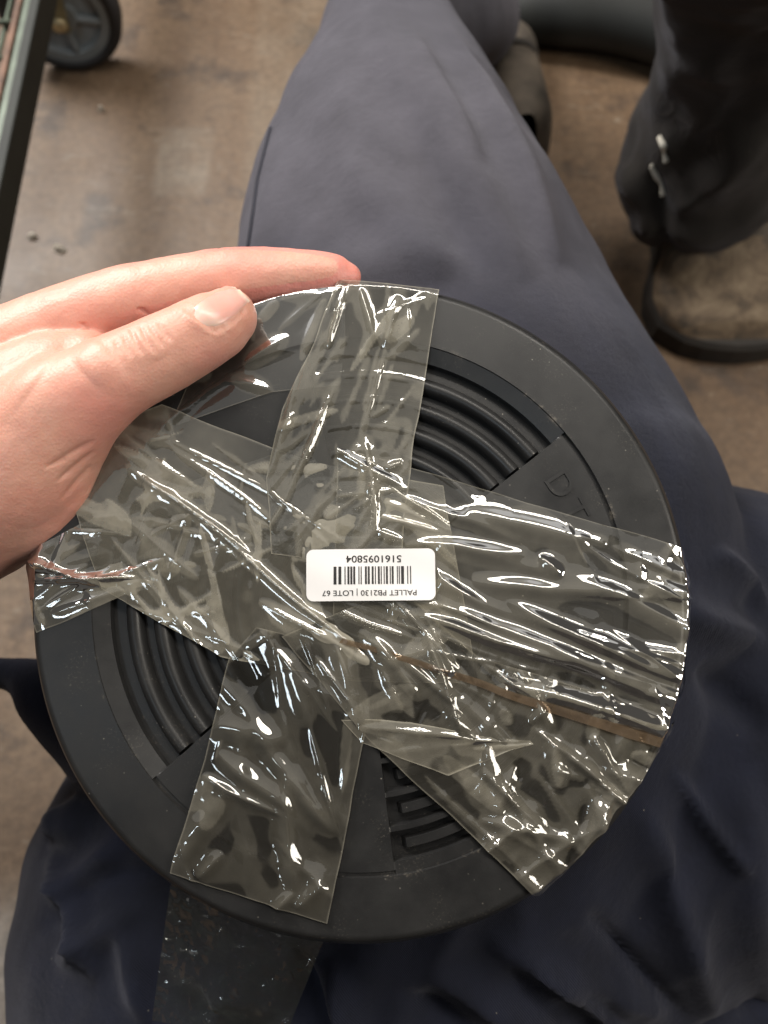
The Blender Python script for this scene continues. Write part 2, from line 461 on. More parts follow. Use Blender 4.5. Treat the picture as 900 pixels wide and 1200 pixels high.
def loc(px, py, h=0.0):
    """photograph pixel -> reel-local x,y on the plane h above the face"""
    px = np.asarray(px, float); py = np.asarray(py, float); h = np.asarray(h, float)
    v = FWD + ((px - 450) / FPX)[..., None] * RGT - ((py - 600) / FPX)[..., None] * UPV
    num = (DC - CAM) @ DN + h
    t = num / (v @ DN)
    q = CAM + t[..., None] * v - DC
    return q @ DX, q @ DY

def to_world(x, y, z):
    return DC + x * DX + y * DY + z * DN

SECT = [(math.radians(38.5), math.radians(103)), (math.radians(158), math.radians(221.5)), (math.radians(277.5), math.radians(342))]
RIDGE_AB = [0.0713, 0.0630, 0.0547, 0.0464, 0.0381]
RIDGE_C = [0.0755, 0.0655, 0.0555, 0.0455, 0.0365]

def face_h(r, th):
    th = np.mod(th, 2 * math.pi)
    z = np.where(r > RS, 0.0, -0.0008)
    z = np.where((r > RS - 0.0012) & (r <= RS), -0.0014, z)
    z = np.where(r < 0.031, 0.0, z)
    z = np.where(r < 0.026, -0.006, z)
    for k, (a, b) in enumerate(SECT):
        ins = (th > a) & (th < b) & (r > 0.033) & (r <= RS)
        if k < 2:
            led = -0.0003 - 0.0019 * (RS - r) / 0.0055
            z = np.where(ins, np.where(r > RS - 0.0052, led, -0.0050), z)
        else:
            slot = np.zeros_like(r, bool)
            for q in RIDGE_C: slot |= np.abs(r - q) < 0.0040
            z = np.where(ins, np.where(slot, -0.0050, -0.0010), z)
    return z

rs = np.unique(np.concatenate([np.linspace(0.0002, R - 0.0018, 210), [0.0259, 0.0261, 0.0309, 0.0311, 0.0329, 0.0331, RS - 0.0053, RS - 0.0051, RS - 0.0013, RS - 0.0011, RS - 0.0001, RS + 0.0001]]))
ths = np.unique(np.concatenate([np.linspace(0, 2 * math.pi, 541)[:-1]] + [[a - 0.002, a + 0.002, b - 0.002, b + 0.002] for a, b in SECT]))
Rg, Tg = np.meshgrid(rs, ths, indexing='ij')
Zg = face_h(Rg, Tg)
prof = [(R - 0.0009, -0.00018), (R - 0.0003, -0.0006), (R + 0.0002, -0.0013), (R + 0.0010, -0.0035), (R + 0.0022, -0.0060), (R + 0.0036, -0.0085), (R + 0.0040, -0.0100), (R + 0.0036, -0.0112), (R + 0.0020, -0.0120), (R - 0.004, -0.0122), (0.03, -0.0122), (0.0002, -0.0122)]
Rall = np.vstack([Rg] + [np.full((1, len(ths)), q[0]) for q in prof])
Tall = np.vstack([Tg, np.repeat(ths[None], len(prof), 0)])
Zall = np.vstack([Zg] + [np.full((1, len(ths)), q[1]) for q in prof])
Vf = np.stack([Rall * np.cos(Tall), Rall * np.sin(Tall), Zall], -1)
nr_, nt_ = Rall.shape
F = grid_faces(nt_, nr_, wrap_u=True)
flange = fast_mesh('flange', Vf.transpose(1, 0, 2).reshape(-1, 3), F, MPLAST, reel)
# make normals of steep steps crisp
flange.data.set_sharp_from_angle(angle=math.radians(35))

def arc_ridge(r0, a, b, half, base, top, flat=False, seg=44):
    prof = [(-half, 0), (-half * 0.92, 0.45), (-half * 0.6, 0.85), (-half * 0.2, 1.0), (half * 0.2, 1.0), (half * 0.6, 0.85), (half * 0.92, 0.45), (half, 0)]
    if flat: prof = [(-half, 0), (-half * 0.95, 0.9), (-half * 0.8, 1.0), (half * 0.8, 1.0), (half * 0.95, 0.9), (half, 0)]
    V = []
    pad = half * (0.35 if not flat else 0.9) / r0
    n = len(prof)
    tt = [a] + list(np.linspace(a + pad, b - pad, seg)) + [b]
    for i, t in enumerate(tt):
        e = 0.0 if i in (0, len(tt) - 1) else 1.0
        for (dr, h) in prof:
            V.append(((r0 + dr) * math.cos(t), (r0 + dr) * math.sin(t), base + (top - base) * h * e))
    F = []
    for i in range(len(tt) - 1):
        for j in range(n - 1):
            F.append((i * n + j, i * n + j + 1, (i + 1) * n + j + 1, (i + 1) * n + j))
    return V, F

for k, (a, b) in enumerate(SECT):
    for q in (RIDGE_AB if k < 2 else RIDGE_C):
        g = 0.0012 / q
        if k < 2: V, F = arc_ridge(q, a - g * 0.2, b + g * 0.2, 0.0028, -0.0052, -0.0010)
        else: V, F = arc_ridge(q, a + 0.0030 / q, b - 0.0030 / q, 0.0016, -0.0052, -0.0018, True)
        mesh_obj('ridge', V, F, MPLAST, flange).data.set_sharp_from_angle(angle=math.radians(50))

def text_mesh(name, body, size, mat, parent, x, y, z, rot, extrude=0.0, align='CENTER', sx=1.0, bold=0.0):
    cu = bpy.data.curves.new(name, 'FONT'); cu.body = body; cu.size = size; cu.align_x = align; cu.align_y = 'CENTER'
    cu.extrude = extrude; cu.offset = bold; cu.resolution_u = 4
    o = bpy.data.objects.new(name, cu); COL.objects.link(o)
    dg = bpy.context.evaluated_depsgraph_get(); dg.update()
    me = bpy.data.meshes.new_from_object(o.evaluated_get(dg))
    bpy.data.objects.remove(o); bpy.data.curves.remove(cu)
    me.materials.clear(); me.materials.append(mat)
    q = link(bpy.data.objects.new(name, me), parent)
    q.location = (x, y, z); q.rotation_euler = (0, 0, rot); q.scale = (sx, 1, 1)
    return q

# raised moulded letters on the smooth wedge
for ch, (lx, ly), rt in (('D', (656, 568), -58), ('T', (673, 599), -64)):
    x, y = loc(lx, ly)
    text_mesh('moulded_letter', ch, 0.0115, MPLAST, flange, float(x), float(y), -0.0008, math.radians(rt), extrude=0.0004)

# ------------------------------------------------------------------ tape strips
def env(x, y):
    r = np.hypot(x, y); th = np.mod(np.arctan2(y, x), 2 * math.pi)
    z = -0.0005 * (1 - sstep(0.079, 0.084, r))
    for k, (a, b) in enumerate(SECT):
        ins = sstep(a - 0.03, a + 0.06, th) * (1 - sstep(b - 0.06, b + 0.03, th)) * sstep(0.033, 0.038, r) * (1 - sstep(0.074, 0.080, r))
        pit = 0.0083 if k < 2 else 0.010
        q0 = RIDGE_AB[0] if k < 2 else RIDGE_C[0]
        z = z + ins * (0.00022 * np.cos(2 * math.pi * (r - q0) / pit) - 0.00035)
    return z

def rand_folds(n, rows, ang, spread, lrange, wrange, arange, seed, power=(1.1, 1.7)):
    g = np.random.default_rng(seed)
    out = []
    for i in range(n):
        k = g.integers(0, len(rows) - 1); t = g.random(); s = g.random()
        L0, R0 = np.array(rows[k][0]), np.array(rows[k][1]); L1, R1 = np.array(rows[k + 1][0]), np.array(rows[k + 1][1])
        p = (L0 * (1 - s) + R0 * s) * (1 - t) + (L1 * (1 - s) + R1 * s) * t
        cx, cy = loc(p[0], p[1])
        a = math.radians(ang + g.normal(0, spread)); L = g.uniform(*lrange) / 1000 / 2
        sgn = 1 if g.random() < 0.8 else -0.5
        out.append((cx - math.cos(a) * L, cy - math.sin(a) * L, cx + math.cos(a) * L, cy + math.sin(a) * L,
                    sgn * g.uniform(*arange) / 1000, g.uniform(*wrange) / 1000, g.uniform(*power)))
    return out

def pfold(x0, y0, x1, y1, amp, wid, pw=1.2):
    a = loc(x0, y0); b = loc(x1, y1)
    return (float(a[0]), float(a[1]), float(b[0]), float(b[1]), amp / 1000, wid / 1000, pw)

LABX, LABY = (float(q) for q in loc(434.5, 673.5, 0.0024))
def strip(rows, layer, mat, folds, label=None, res=0.00043, drop=0.8, seed=1, rough=0.0, gapbias=0.5, name='tape_strip', blotch=0.5, hz=1.0):
    """rows: (left px, right px) pairs along the strip's length"""
    rows = [(np.array(a, float), np.array(b, float)) for a, b in rows]
    Ls = [np.linalg.norm((rows[i + 1][0] + rows[i + 1][1] - rows[i][0] - rows[i][1]) / 2) for i in range(len(rows) - 1)]
    cum = np.concatenate([[0], np.cumsum(Ls)])
    sc = 0.24 / FPX
    nu = max(12, int(cum[-1] * sc / res)); nv = max(8, int(np.linalg.norm(rows[0][1] - rows[0][0]) * sc / res))
    s = np.linspace(0, cum[-1], nu)
    Lp = np.stack([np.interp(s, cum, [r_[0][k] for r_ in rows]) for k in (0, 1)], -1)
    Rp = np.stack([np.interp(s, cum, [r_[1][k] for r_ in rows]) for k in (0, 1)], -1)
    v = np.linspace(0, 1, nv)
    P = Lp[:, None] * (1 - v)[None, :, None] + Rp[:, None] * v[None, :, None]
    P = P + 1.2 * np.stack([vnoise(P[..., 0] / 40, P[..., 1] / 40, seed=seed), vnoise(P[..., 0] / 40, P[..., 1] / 40, seed=seed + 3)], -1)
    X, Y = loc(P[..., 0], P[..., 1])
    r = np.hypot(X, Y)
    wx = 0.0010 * fbm(X * 30, Y * 30, seed=seed, octv=2); wy = 0.0010 * fbm(X * 38, Y * 38, seed=seed + 40, octv=2)
    H = folds2d(X + wx, Y + wy, folds)
    H = H + rough * 0.0012 * np.abs(fbm(X * 75 + 3, Y * 75, seed=seed + 9, octv=2))
    H = np.where(H < -0.0004, -0.0004, H)
    edge = np.minimum(np.minimum(v, 1 - v)[None, :] * nv, np.minimum(np.arange(nu), nu - 1 - np.arange(nu))[:, None])
    base = 0.00035 + 0.00022 * layer + np.maximum(env(X, Y), -0.0008)
    over = np.maximum(r - (R - 0.0004), 0)
    lift = np.clip(H, -0.0003, None)
    flat = sstep(0.0, 0.007, np.maximum(np.abs(X - LABX) - 0.0195, np.abs(Y - LABY) - 0.0075))
    lift = np.where(lift > 0, np.minimum(lift, 0.0004 + 0.004 * flat), lift)
    Z = base + lift - drop * over - 18 * drop * over ** 2
    # lifted film: crisp edged lens shapes around the folds, plus the extra air pockets
    PK = folds2d(X + 0.6 * wx, Y + 0.6 * wy, rand_folds(int(62 * blotch), rows, 35, 55, (6, 36), (0.7, 3.4), (0.2, 0.6), seed + 70, (0.9, 2.6)))
    PK2 = np.clip(PK, 0, None)
    crisp = sstep(0.00018, 0.00022, PK2) * 0.55 + sstep(0.00042, 0.00046, PK2) * 0.25
    rise = sstep(0.00010, 0.00014, H) * 0.30 + 0.35 * np.clip(H / 0.0016, 0, 1)
    gap_glint = np.clip(gapbias * (0.55 + 0.3 * fbm(X * 40, Y * 40, seed=seed + 5, octv=2)) + rise + crisp, 0, 1)
    lift = lift + 0.00012 * sstep(0.0001, 0.0004, PK2) + 0.00025 * np.clip(PK2 / 0.0008, 0, 1)
    Z = base + lift - drop * over - 18 * drop * over ** 2
    gap_glint = gap_glint * hz
    gap_glint = np.where(edge < 1.0, 0.95, gap_glint)  # cut edges turned milky: the edge highlight is painted into the haze
    gap_glint = np.where((r > R) & (edge >= 1), np.maximum(gap_glint * 0.5, 0.1), gap_glint)
    V = np.stack([X, Y, Z], -1).reshape(-1, 3)
    o = fast_mesh(name, V, grid_faces(nu, nv), mat, reel, {'gap_glint': gap_glint.ravel()})
    if label: o['label'] = label
    return o

# left strip, pulled across to the middle
rowsA = [((18, 652), (44, 742)), ((100, 612), (145, 698)), ((235, 560), (285, 660)), ((360, 520), (420, 640))]
fA = rand_folds(22, rowsA, 20, 28, (8, 35), (0.8, 2.4), (0.15, 0.6), 11)
fA += [pfold(25, 655, 130, 690, 1.6, 1.2), pfold(40, 682, 170, 676, 1.8, 1.0), pfold(60, 722, 150, 690, 1.0, 1.5), pfold(22, 655, 60, 662, 2.0, 2.0), pfold(100, 690, 200, 650, .9, 1.2)]
strip(rowsA, 0, MTAPE, fA, 'clear tape strip folded over the left rim', seed=21, rough=0.15, gapbias=0.32, drop=0.9, blotch=0.5)

# strip across the upper left, partly under the thumb
rowsB = [((120, 690), (60, 520)), ((258, 770), (190, 475)), ((430, 800), (360, 540)), ((560, 800), (520, 570))]
fB = rand_folds(20, rowsB, -38, 34, (10, 40), (0.6, 2.2), (0.1, 0.45), 12)
fB += rand_folds(10, rowsB, -38, 12, (30, 80), (0.7, 1.0), (0.2, 0.5), 112, (1.1, 1.4))
fB += [pfold(150, 545, 300, 655, 1.4, 1.2), pfold(240, 615, 430, 770, 1.5, 1.1), pfold(200, 520, 330, 620, .6, .9), pfold(300, 700, 440, 780, 1.1, 1.6), pfold(180, 500, 420, 640, .5, .8)]
strip(rowsB, 1, MTAPE2, fB, 'hazy tape strip below the thumb with long diagonal creases', seed=22, rough=0.10, gapbias=0.40, blotch=1.0)

# short strip peeping out under the thumb along the upper rim
rowsC = [((262, 350), (200, 500)), ((330, 332), (318, 460)), ((408, 330), (400, 450))]
fC = rand_folds(10, rowsC, 30, 25, (10, 30), (0.8, 2.5), (0.15, 0.6), 13) + [pfold(285, 430, 340, 395, .8, 2.5), pfold(270, 440, 325, 462, .7, 2.0)]
strip(rowsC, 0, MTAPE, fC, 'tape strip beside the thumb tip at the upper rim', seed=23, gapbias=0.08, drop=1.8, blotch=0.12)

# upright strip from the top rim to the label
rowsD = [((396, 327), (514, 338)), ((368, 400), (505, 400)), ((330, 480), (488, 500)), ((312, 560), (474, 600)), ((318, 650), (470, 668))]
fD = rand_folds(60, rowsD, 62, 14, (8, 26), (0.4, 1.1), (0.12, 0.45), 14)
fD += [pfold(408, 334, 384, 408, 1.9, 0.6), pfold(425, 335, 440, 400, 1.2, 1.2), pfold(470, 345, 452, 410, 1.4, 1.8), pfold(425, 510, 440, 640, 1.5, 1.6), pfold(360, 400, 315, 560, 1.0, 1.6), pfold(455, 405, 420, 520, .8, .7), pfold(470, 540, 445, 552, 1.2, 1.3), pfold(400, 440, 345, 560, .8, .8), pfold(385, 470, 330, 590, .7, .8)]
strip(rowsD, 2, MTAPE2, fD, 'upright tape strip running from the top rim to the label', seed=24, rough=0.12, gapbias=0.30, drop=0.6, blotch=0.15, hz=0.85)

# wide strip to the right rim
rowsE = [((395, 525), (390, 745)), ((470, 543), (480, 765)), ((620, 590), (620, 815)), ((786, 638), (772, 866)), ((806, 645), (792, 878)), ((818, 668), (800, 884))]
fE = rand_folds(26, rowsE, -21, 8, (25, 70), (1.5, 3.0), (0.4, 1.1), 15, (1.5, 2.2))
fE += rand_folds(7, rowsE, -60, 45, (5, 16), (0.7, 1.6), (0.3, 0.8), 16, (1.3, 2.0)) + rand_folds(8, rowsE[2:], 72, 14, (6, 16), (1.2, 2.2), (0.4, 0.9), 216, (1.4, 2))
fE += rand_folds(16, rowsE, -22, 10, (25, 70), (0.7, 1.1), (0.35, 0.7), 115, (1.0, 1.4))
fE += [pfold(530, 600, 690, 635, 1.5, 3.0, 2), pfold(470, 640, 620, 648, 1.3, 2.4, 1.8), pfold(550, 680, 750, 697, 1.5, 2.6, 1.9), pfold(590, 700, 795, 805, 1.7, 2.4, 1.8), pfold(530, 712, 795, 818, 1.8, 2.6, 1.8), pfold(580, 798, 795, 862, 1.8, 2.8, 1.9), pfold(630, 650, 660, 672, 1.6, 1.8, 1.6), pfold(640, 760, 795, 834, 1.5, 2.2, 1.8), pfold(490, 722, 700, 788, 1.3, 2.0, 1.6)]
strip(rowsE, 3, MTAPE, fE, 'crumpled glossy tape strip reaching the right rim', seed=25, rough=0.12, gapbias=0.24, drop=1.6, blotch=0.22, hz=0.8)

# strip to the lower right rim
rowsF = [((330, 745), (470, 690)), ((432, 866), (560, 770)), ((556, 982), (700, 812)), ((628, 1052), (792, 850)), ((636, 1058), (800, 846))]
fF = rand_folds(22, rowsF, -50, 18, (10, 34), (1.3, 2.6), (0.6, 1.5), 17, (1.5, 2.1)) + rand_folds(10, rowsF, 10, 50, (5, 16), (0.8, 1.8), (0.4, 1.0), 18, (1.2, 2)) + rand_folds(22, rowsF[1:], 74, 16, (7, 24), (1.2, 2.4), (0.5, 1.1), 218, (1.3, 2))
fF += rand_folds(14, rowsF, -48, 16, (15, 50), (0.7, 1.1), (0.4, 0.9), 117, (1.0, 1.4))
fF += [pfold(500, 745, 545, 880, 2.2, 1.6), pfold(620, 850, 745, 950, 2.0, 1.7), pfold(560, 900, 640, 975, 1.8, 1.6), pfold(690, 860, 735, 930, 2.2, 1.5), pfold(560, 1000, 640, 960, .9, 3), pfold(600, 1035, 720, 950, 1.2, 1.8)]
strip(rowsF, 4, MTAPE, fF, 'crumpled tape strip folded over the lower right rim', seed=26, rough=0.18, gapbias=0.25, drop=1.6, blotch=0.25, hz=0.9)

# loose folded corner lying on that strip
rowsG = [((400, 842), (425, 870)), ((480, 845), (525, 908)), ((560, 862), (600, 878)), ((620, 868), (624, 872))]
fG = [pfold(525, 908, 622, 870, .8, .8), pfold(420, 850, 610, 866, 1.0, 1.4), pfold(440, 880, 530, 870, .6, 2.0)]
strip(rowsG, 6, MTAPE2, fG, 'loose folded tape corner near the lower rim', seed=27, rough=0.3, gapbias=0.25, blotch=0.1, hz=0.6)

# strip to the lower left rim
rowsH = [((300, 735), (440, 770)), ((268, 770), (430, 850)), ((240, 890), (408, 960)), ((200, 1022), (384, 1082))]
fH = rand_folds(12, rowsH, 115, 22, (12, 40), (1.4, 3.0), (0.25, 0.8), 19, (1.5, 2.1))
fH += rand_folds(8, rowsH, 112, 20, (15, 50), (0.7, 1.1), (0.35, 0.8), 119, (1.0, 1.4))
fH += [pfold(240, 850, 340, 866, 1.2, 3.0, 2), pfold(255, 880, 345, 945, 1.7, 2.6, 1.8), pfold(305, 862, 400, 978, 2.0, 2.8, 1.8), pfold(338, 905, 347, 1055, 2.2, 2.6, 1.5), pfold(347, 1048, 318, 1075, 1.4, 1.8, 1.5), pfold(238, 908, 338, 955, 1.5, 1.6, 1.3), pfold(200, 1020, 275, 915, 1.0, 3.6, 2), pfold(345, 1068, 382, 1032, 1.3, 2.0, 1.6), pfold(232, 1030, 264, 998, 1.3, 1.8, 1.6), pfold(250, 790, 330, 880, 1.0, 2.6, 1.8), pfold(330, 760, 365, 850, 1.0, 2.6, 1.8)]
strip(rowsH, 2, MTAPE, fH, 'tape strip running down to the lower left rim', seed=28, rough=0.12, gapbias=0.10, drop=1.8, blotch=0.12, hz=0.6)

# grimy brown edge along the crease of the right hand strip
rowsI = [((402, 747), (398, 752)), ((520, 782), (518, 789)), ((640, 823), (637, 833)), ((774, 864), (769, 875))]
strip(rowsI, 8, MTAPEB, [pfold(500, 785, 530, 790, 1.2, 1.5)], 'grimy brown edge of a tape strip', seed=29, rough=0.3, gapbias=0.8, name='tape_edge')

# loose tail hanging off the rim over the trousers
nu, nv = 90, 90
uu, vv = np.meshgrid(np.linspace(0, 1, nu), np.linspace(0, 1, nv), indexing='ij')
PX = (1 - vv) * (200 - 22 * uu) + vv * (384 - 52 * uu); PY = (1 - vv) * (1036 + 160 * uu) + vv * (1090 + 130 * uu)
DD = 0.2335 + 0.022 * uu + 0.0022 * fbm(uu * 4, vv * 4, seed=5) + 0.0006 * np.abs(fbm(uu * 14, vv * 14, seed=6))
VW = np.stack([at(a, b, d) for a, b, d in zip(PX.ravel(), PY.ravel(), DD.ravel())]) - DC
VL = np.stack([VW @ DX, VW @ DY, VW @ DN], -1)
o = fast_mesh('tape_strip', VL, grid_faces(nu, nv), MTAPE3, reel, {'gap_glint': np.full(nu * nv, 0.7)})
o['label'] = 'dirty loose tape tail hanging below the rim'

# ------------------------------------------------------------------ sticker label
def rounded(wd, ht, rad, n=8):
    pts = []
    for cx, cy, a0 in ((wd / 2 - rad, ht / 2 - rad, 0), (-wd / 2 + rad, ht / 2 - rad, 90), (-wd / 2 + rad, -ht / 2 + rad, 180), (wd / 2 - rad, -ht / 2 + rad, 270)):
        for k in range(n + 1):
            a = math.radians(a0 + 90 * k / n); pts.append((cx + rad * math.cos(a), cy + rad * math.sin(a)))
    return pts
LW, LH = 0.0400, 0.0160
lx, ly = loc(434.5, 673.5, 0.0024)
pts = rounded(LW, LH, 0.0022)
def lab_bend(x, y): return 0.00035 * math.sin(x * 190 + 0.6) + 0.00022 * math.sin(y * 330 + x * 120) - 0.5 * x * x
bm = bmesh.new()
vs_ = [bm.verts.new((x, y, 0)) for x, y in pts]; bm.faces.new(vs_)
for k in range(-12, 13): bmesh.ops.bisect_plane(bm, geom=bm.verts[:] + bm.edges[:] + bm.faces[:], plane_co=(k * 0.0016, 0, 0), plane_no=(1, 0, 0))
for k in range(-4, 5): bmesh.ops.bisect_plane(bm, geom=bm.verts[:] + bm.edges[:] + bm.faces[:], plane_co=(0, k * 0.0017, 0), plane_no=(0, 1, 0))
for v_ in bm.verts: v_.co.z = lab_bend(v_.co.x, v_.co.y)
me_ = bpy.data.meshes.new('sticker'); bm.to_mesh(me_); bm.free(); me_.shade_smooth(); me_.materials.append(MLABEL)
lab = link(bpy.data.objects.new('sticker', me_), reel)

lab.location = (float(lx), float(ly), 0.0025); lab.rotation_euler = (0, 0, math.radians(180.6))
lab['label'] = 'small white barcode sticker, upside down'
text_mesh('printed_number', '5161095804', 0.0031, MINK, lab, -0.0010, -0.0050, 0.00010, 0, sx=1.12, bold=0.00003)
text_mesh('printed_text', 'PALLET PB2130 | LOTE 67', 0.0024, MINK, lab, 0.0004, 0.0055, 0.00010, 0, sx=1.10, bold=0.00001)
g = random.Random(4)
V, F = [], []
x = -0.0125
while x < 0.0118:
    wb = g.choice([0.0003, 0.0003, 0.0006, 0.0009]); 
    for k in range(6):
        y0_, y1_ = -0.0026 + 0.0055 * k / 6, -0.0026 + 0.0055 * (k + 1) / 6
        o = len(V); V += [(x, y0_, 0), (x + wb, y0_, 0), (x + wb, y1_, 0), (x, y1_, 0)]; F.append((o, o + 1, o + 2, o + 3))
    x += wb + g.choice([0.0003, 0.0004, 0.0006, 0.0010])
b_ = mesh_obj('printed_barcode', V, F, MINK, lab, smooth=False); b_.location = (0, 0, 0.00010)
for ch_ in lab.children:
    sx_ = ch_.scale[0]
    for v_ in ch_.data.vertices: v_.co.z += lab_bend(v_.co.x * sx_ + ch_.location[0], v_.co.y + ch_.location[1])

# ------------------------------------------------------------------ the seated person: hand, trousers, boot
sitter = empty('person', (0.0, -0.05, 0.0))
tag(sitter, 'seated person in navy work trousers holding the reel in one hand', 'person')
SIT = np.array([0.0, -0.05, 0.0])

def disc_depth(px, py, h=0.0):
    v = FWD + (px - 450) / FPX * RGT - (py - 600) / FPX * UPV
    return ((DC - CAM) @ DN + h) / (v @ DN)

def dp(px, py, h):        # point over the reel's face, h metres above it
    return at(px, py, disc_depth(px, py, h))

thumb = [dp(-70, 600, -0.020), dp(10, 556, -0.004), dp(66, 492, 0.008), dp(120, 451, 0.0135), dp(178, 421, 0.0135), dp(225, 397, 0.0125), dp(256, 379, 0.0113), dp(266, 372, 0.0108)]
thumb_r = [0.030, 0.0262, 0.0190, 0.0138, 0.0122, 0.0118, 0.0108, 0.0095]
index = [dp(-80, 472, -0.018), dp(40, 402, -0.014), dp(130, 364, -0.011), dp(205, 343, -0.009), dp(275, 330, -0.008), dp(345, 325, -0.007), dp(392, 324, -0.006), dp(408, 325, -0.006)]
index_r = [0.020, 0.0155, 0.0136, 0.0120, 0.0112, 0.0094, 0.0072, 0.0046]
palm = [dp(-420, 590, -0.050), dp(-220, 560, -0.045), dp(-80, 520, -0.034), dp(10, 470, -0.026), dp(50, 455, -0.022)]
palm_r = [(0.028, 0.026), (0.029, 0.026), (0.031, 0.024), (0.026, 0.020), (0.018, 0.014)]
web = [dp(20, 470, -0.004), dp(70, 440, -0.004), dp(105, 425, -0.003)]
web_r = [0.018, 0.0150, 0.0105]
thenar2 = [dp(-60, 600, -0.018), dp(20, 596, -0.006), dp(58, 575, -0.002), dp(72, 545, 0.0)]
thenar2_r = [0.019, 0.0165, 0.0130, 0.0120]
ridge_web = [dp(-60, 478, 0.0), dp(10, 466, 0.003), dp(62, 450, 0.006), dp(112, 440, 0.010)]
HP = [loft(ridge_web, [0.014, 0.0110, 0.0095, 0.0085], 20, UPV), loft(thumb, thumb_r, 28, UPV), loft(index, index_r, 28, UPV), loft(palm, palm_r, 28, -FWD), loft(web, web_r, 24, UPV), loft(thenar2, thenar2_r, 24, UPV)]
for k, (y0, y1, y2) in enumerate(((440, 455, 500), (480, 520, 570), (515, 575, 625))):    # fingers supporting the reel from below
    HP.append(loft([dp(-60, y0, -0.030), dp(40, y0 + 10, -0.032), dp(120, y1, -0.0255), dp(185 - 22 * k, y2, -0.0235)], [0.014, 0.0115, 0.0100, 0.0085], 20, UPV))
hm = remesh(HP, 0.00062, 38, 0.5)
hand = link(bpy.data.objects.new('hand', hm), sitter)
hm.materials.append(MSKIN)
V = get_co(hm); NO = get_no(hm)
px, py, dd_ = proj(V)
hh = (V - DC) @ DN
top = (NO @ -FWD)
disp = 0.00035 * fbm(V[:, 0] * 60, V[:, 1] * 60, V[:, 2] * 60, seed=3)
def hgroove(x0, y0, x1, y1, a, wd, pw=1.3):
    return (x0, y0, x1, y1, -a / 1000, wd, pw)
front = (top > -0.1) & (hh > -0.025)
isthumb = (hh > 0.0005)
gt = folds2d(px, py, [  # thumb knuckle lines
    hgroove(143, 388, 155, 420, .6, 2.3), hgroove(152, 384, 168, 418, .8, 2.3), hgroove(163, 380, 182, 416, .9, 2.4), hgroove(173, 378, 194, 410, .7, 2.3), hgroove(184, 376, 202, 402, .6, 2.0), hgroove(134, 396, 141, 416, .5, 2.0),
    # heel-of-thumb folds
    hgroove(60, 545, 112, 515, 1.0, 3.5), hgroove(66, 565, 112, 528, 1.1, 3.0), hgroove(72, 585, 108, 545, .8, 3.0), hgroove(50, 548, 80, 538, .5, 2.5)])
nl = [((220, 361), (252, 387)), ((252, 387), (266, 381)), ((266, 381), (278, 372)), ((278, 372), (288, 361))]
gt += folds2d(px, py, [(a_[0] - 0.15 * (b_[0] - a_[0]) - 1, a_[1] - 0.15 * (b_[1] - a_[1]) + 2, b_[0] + 0.15 * (b_[0] - a_[0]) - 1, b_[1] + 0.15 * (b_[1] - a_[1]) + 2, -0.0005, 3.0, 1.6) for a_, b_ in nl])
gt += folds2d(px, py, [(a_[0] - 4, a_[1] + 6, b_[0] - 3, b_[1] + 6, 0.0004, 5.0, 2) for a_, b_ in nl])
gt += folds2d(px, py, [(100, 440, 130, 412, 0.0010, 30, 2), (165, 385, 190, 420, 0.0007, 22, 2), (20, 440, 40, 455, 0.0008, 40, 2)])
gi = folds2d(px, py, [hgroove(256, 288, 264, 336, .9, 2.6), hgroove(332, 292, 342, 336, .8, 2.4), hgroove(250, 290, 256, 330, .4, 2.2), hgroove(150, 350, 178, 372, .9, 2.5), hgroove(85, 365, 112, 398, .8, 3.0), hgroove(0, 430, 120, 410, 1.2, 4.0)])
disp = disp + np.where(front & isthumb, gt, 0) + np.where(front & ~isthumb, gi, 0)
V2 = V + NO * disp[:, None]
red = sstep(-0.002, -0.010, hh) * 0.0 + np.where(~isthumb, 0.65 * sstep(40, 330, px), 0) + 0.35 * np.exp(-(((px - 120) / 40) ** 2 + ((py - 490) / 45) ** 2)) + 0.3 * np.exp(-(((px - 250) / 30) ** 2 + ((py - 420) / 22) ** 2))
red = np.clip(red + 0.12 * fbm(V[:, 0] * 45, V[:, 1] * 45, V[:, 2] * 45, seed=8), 0, 1)
set_co(hm, V2 - SIT)
t_ = hm.attributes.new('red', 'FLOAT', 'POINT'); t_.data.foreach_set('value', red.astype(np.float32))

# thumb nail: a curved plate hugging the thumb
bv = BVHTree.FromPolygons([tuple(v) for v in V2], [tuple(p_.vertices) for p_ in hm.polygons])
nail_px = [((220, 361), (252, 387)), ((235, 350), (266, 381)), ((251, 340), (278, 372)), ((265, 335), (287, 362)), ((276, 336), (292, 353))]
nu, nv = 24, 16
rowsn = np.array(nail_px, float)
NV, tipv = [], []
for i in range(nu):
    s = i / (nu - 1) * (len(rowsn) - 1); k = min(int(s), len(rowsn) - 2); f = s - k
    L_ = rowsn[k][0] * (1 - f) + rowsn[k + 1][0] * f; R_ = rowsn[k][1] * (1 - f) + rowsn[k + 1][1] * f
    for j in range(nv):
        t = j / (nv - 1)
        q = L_ * (1 - t) + R_ * t
        if i == 0: q = q + np.array([-5, 4]) * math.sin(math.pi * t) * 0.8
        if i == 1: q = q + np.array([-5, 4]) * math.sin(math.pi * t) * 0.4
        d0 = Vector(FWD + (q[0] - 450) / FPX * RGT - (q[1] - 600) / FPX * UPV).normalized()
        hit = bv.ray_cast(Vector(CAM), d0)
        edge = min(i, nu - 1 - i, j, nv - 1 - j)
        off = 0.00028 if edge >= 2 else (0.0001 if edge == 1 else -0.0004)
        if i >= nu - 2: off = 0.0004
        P_ = hit[0] + hit[1] * off if hit[0] else Vector(dp(q[0], q[1], 0.02))
        NV.append(np.array(P_) - SIT); tipv.append(i / (nu - 1))
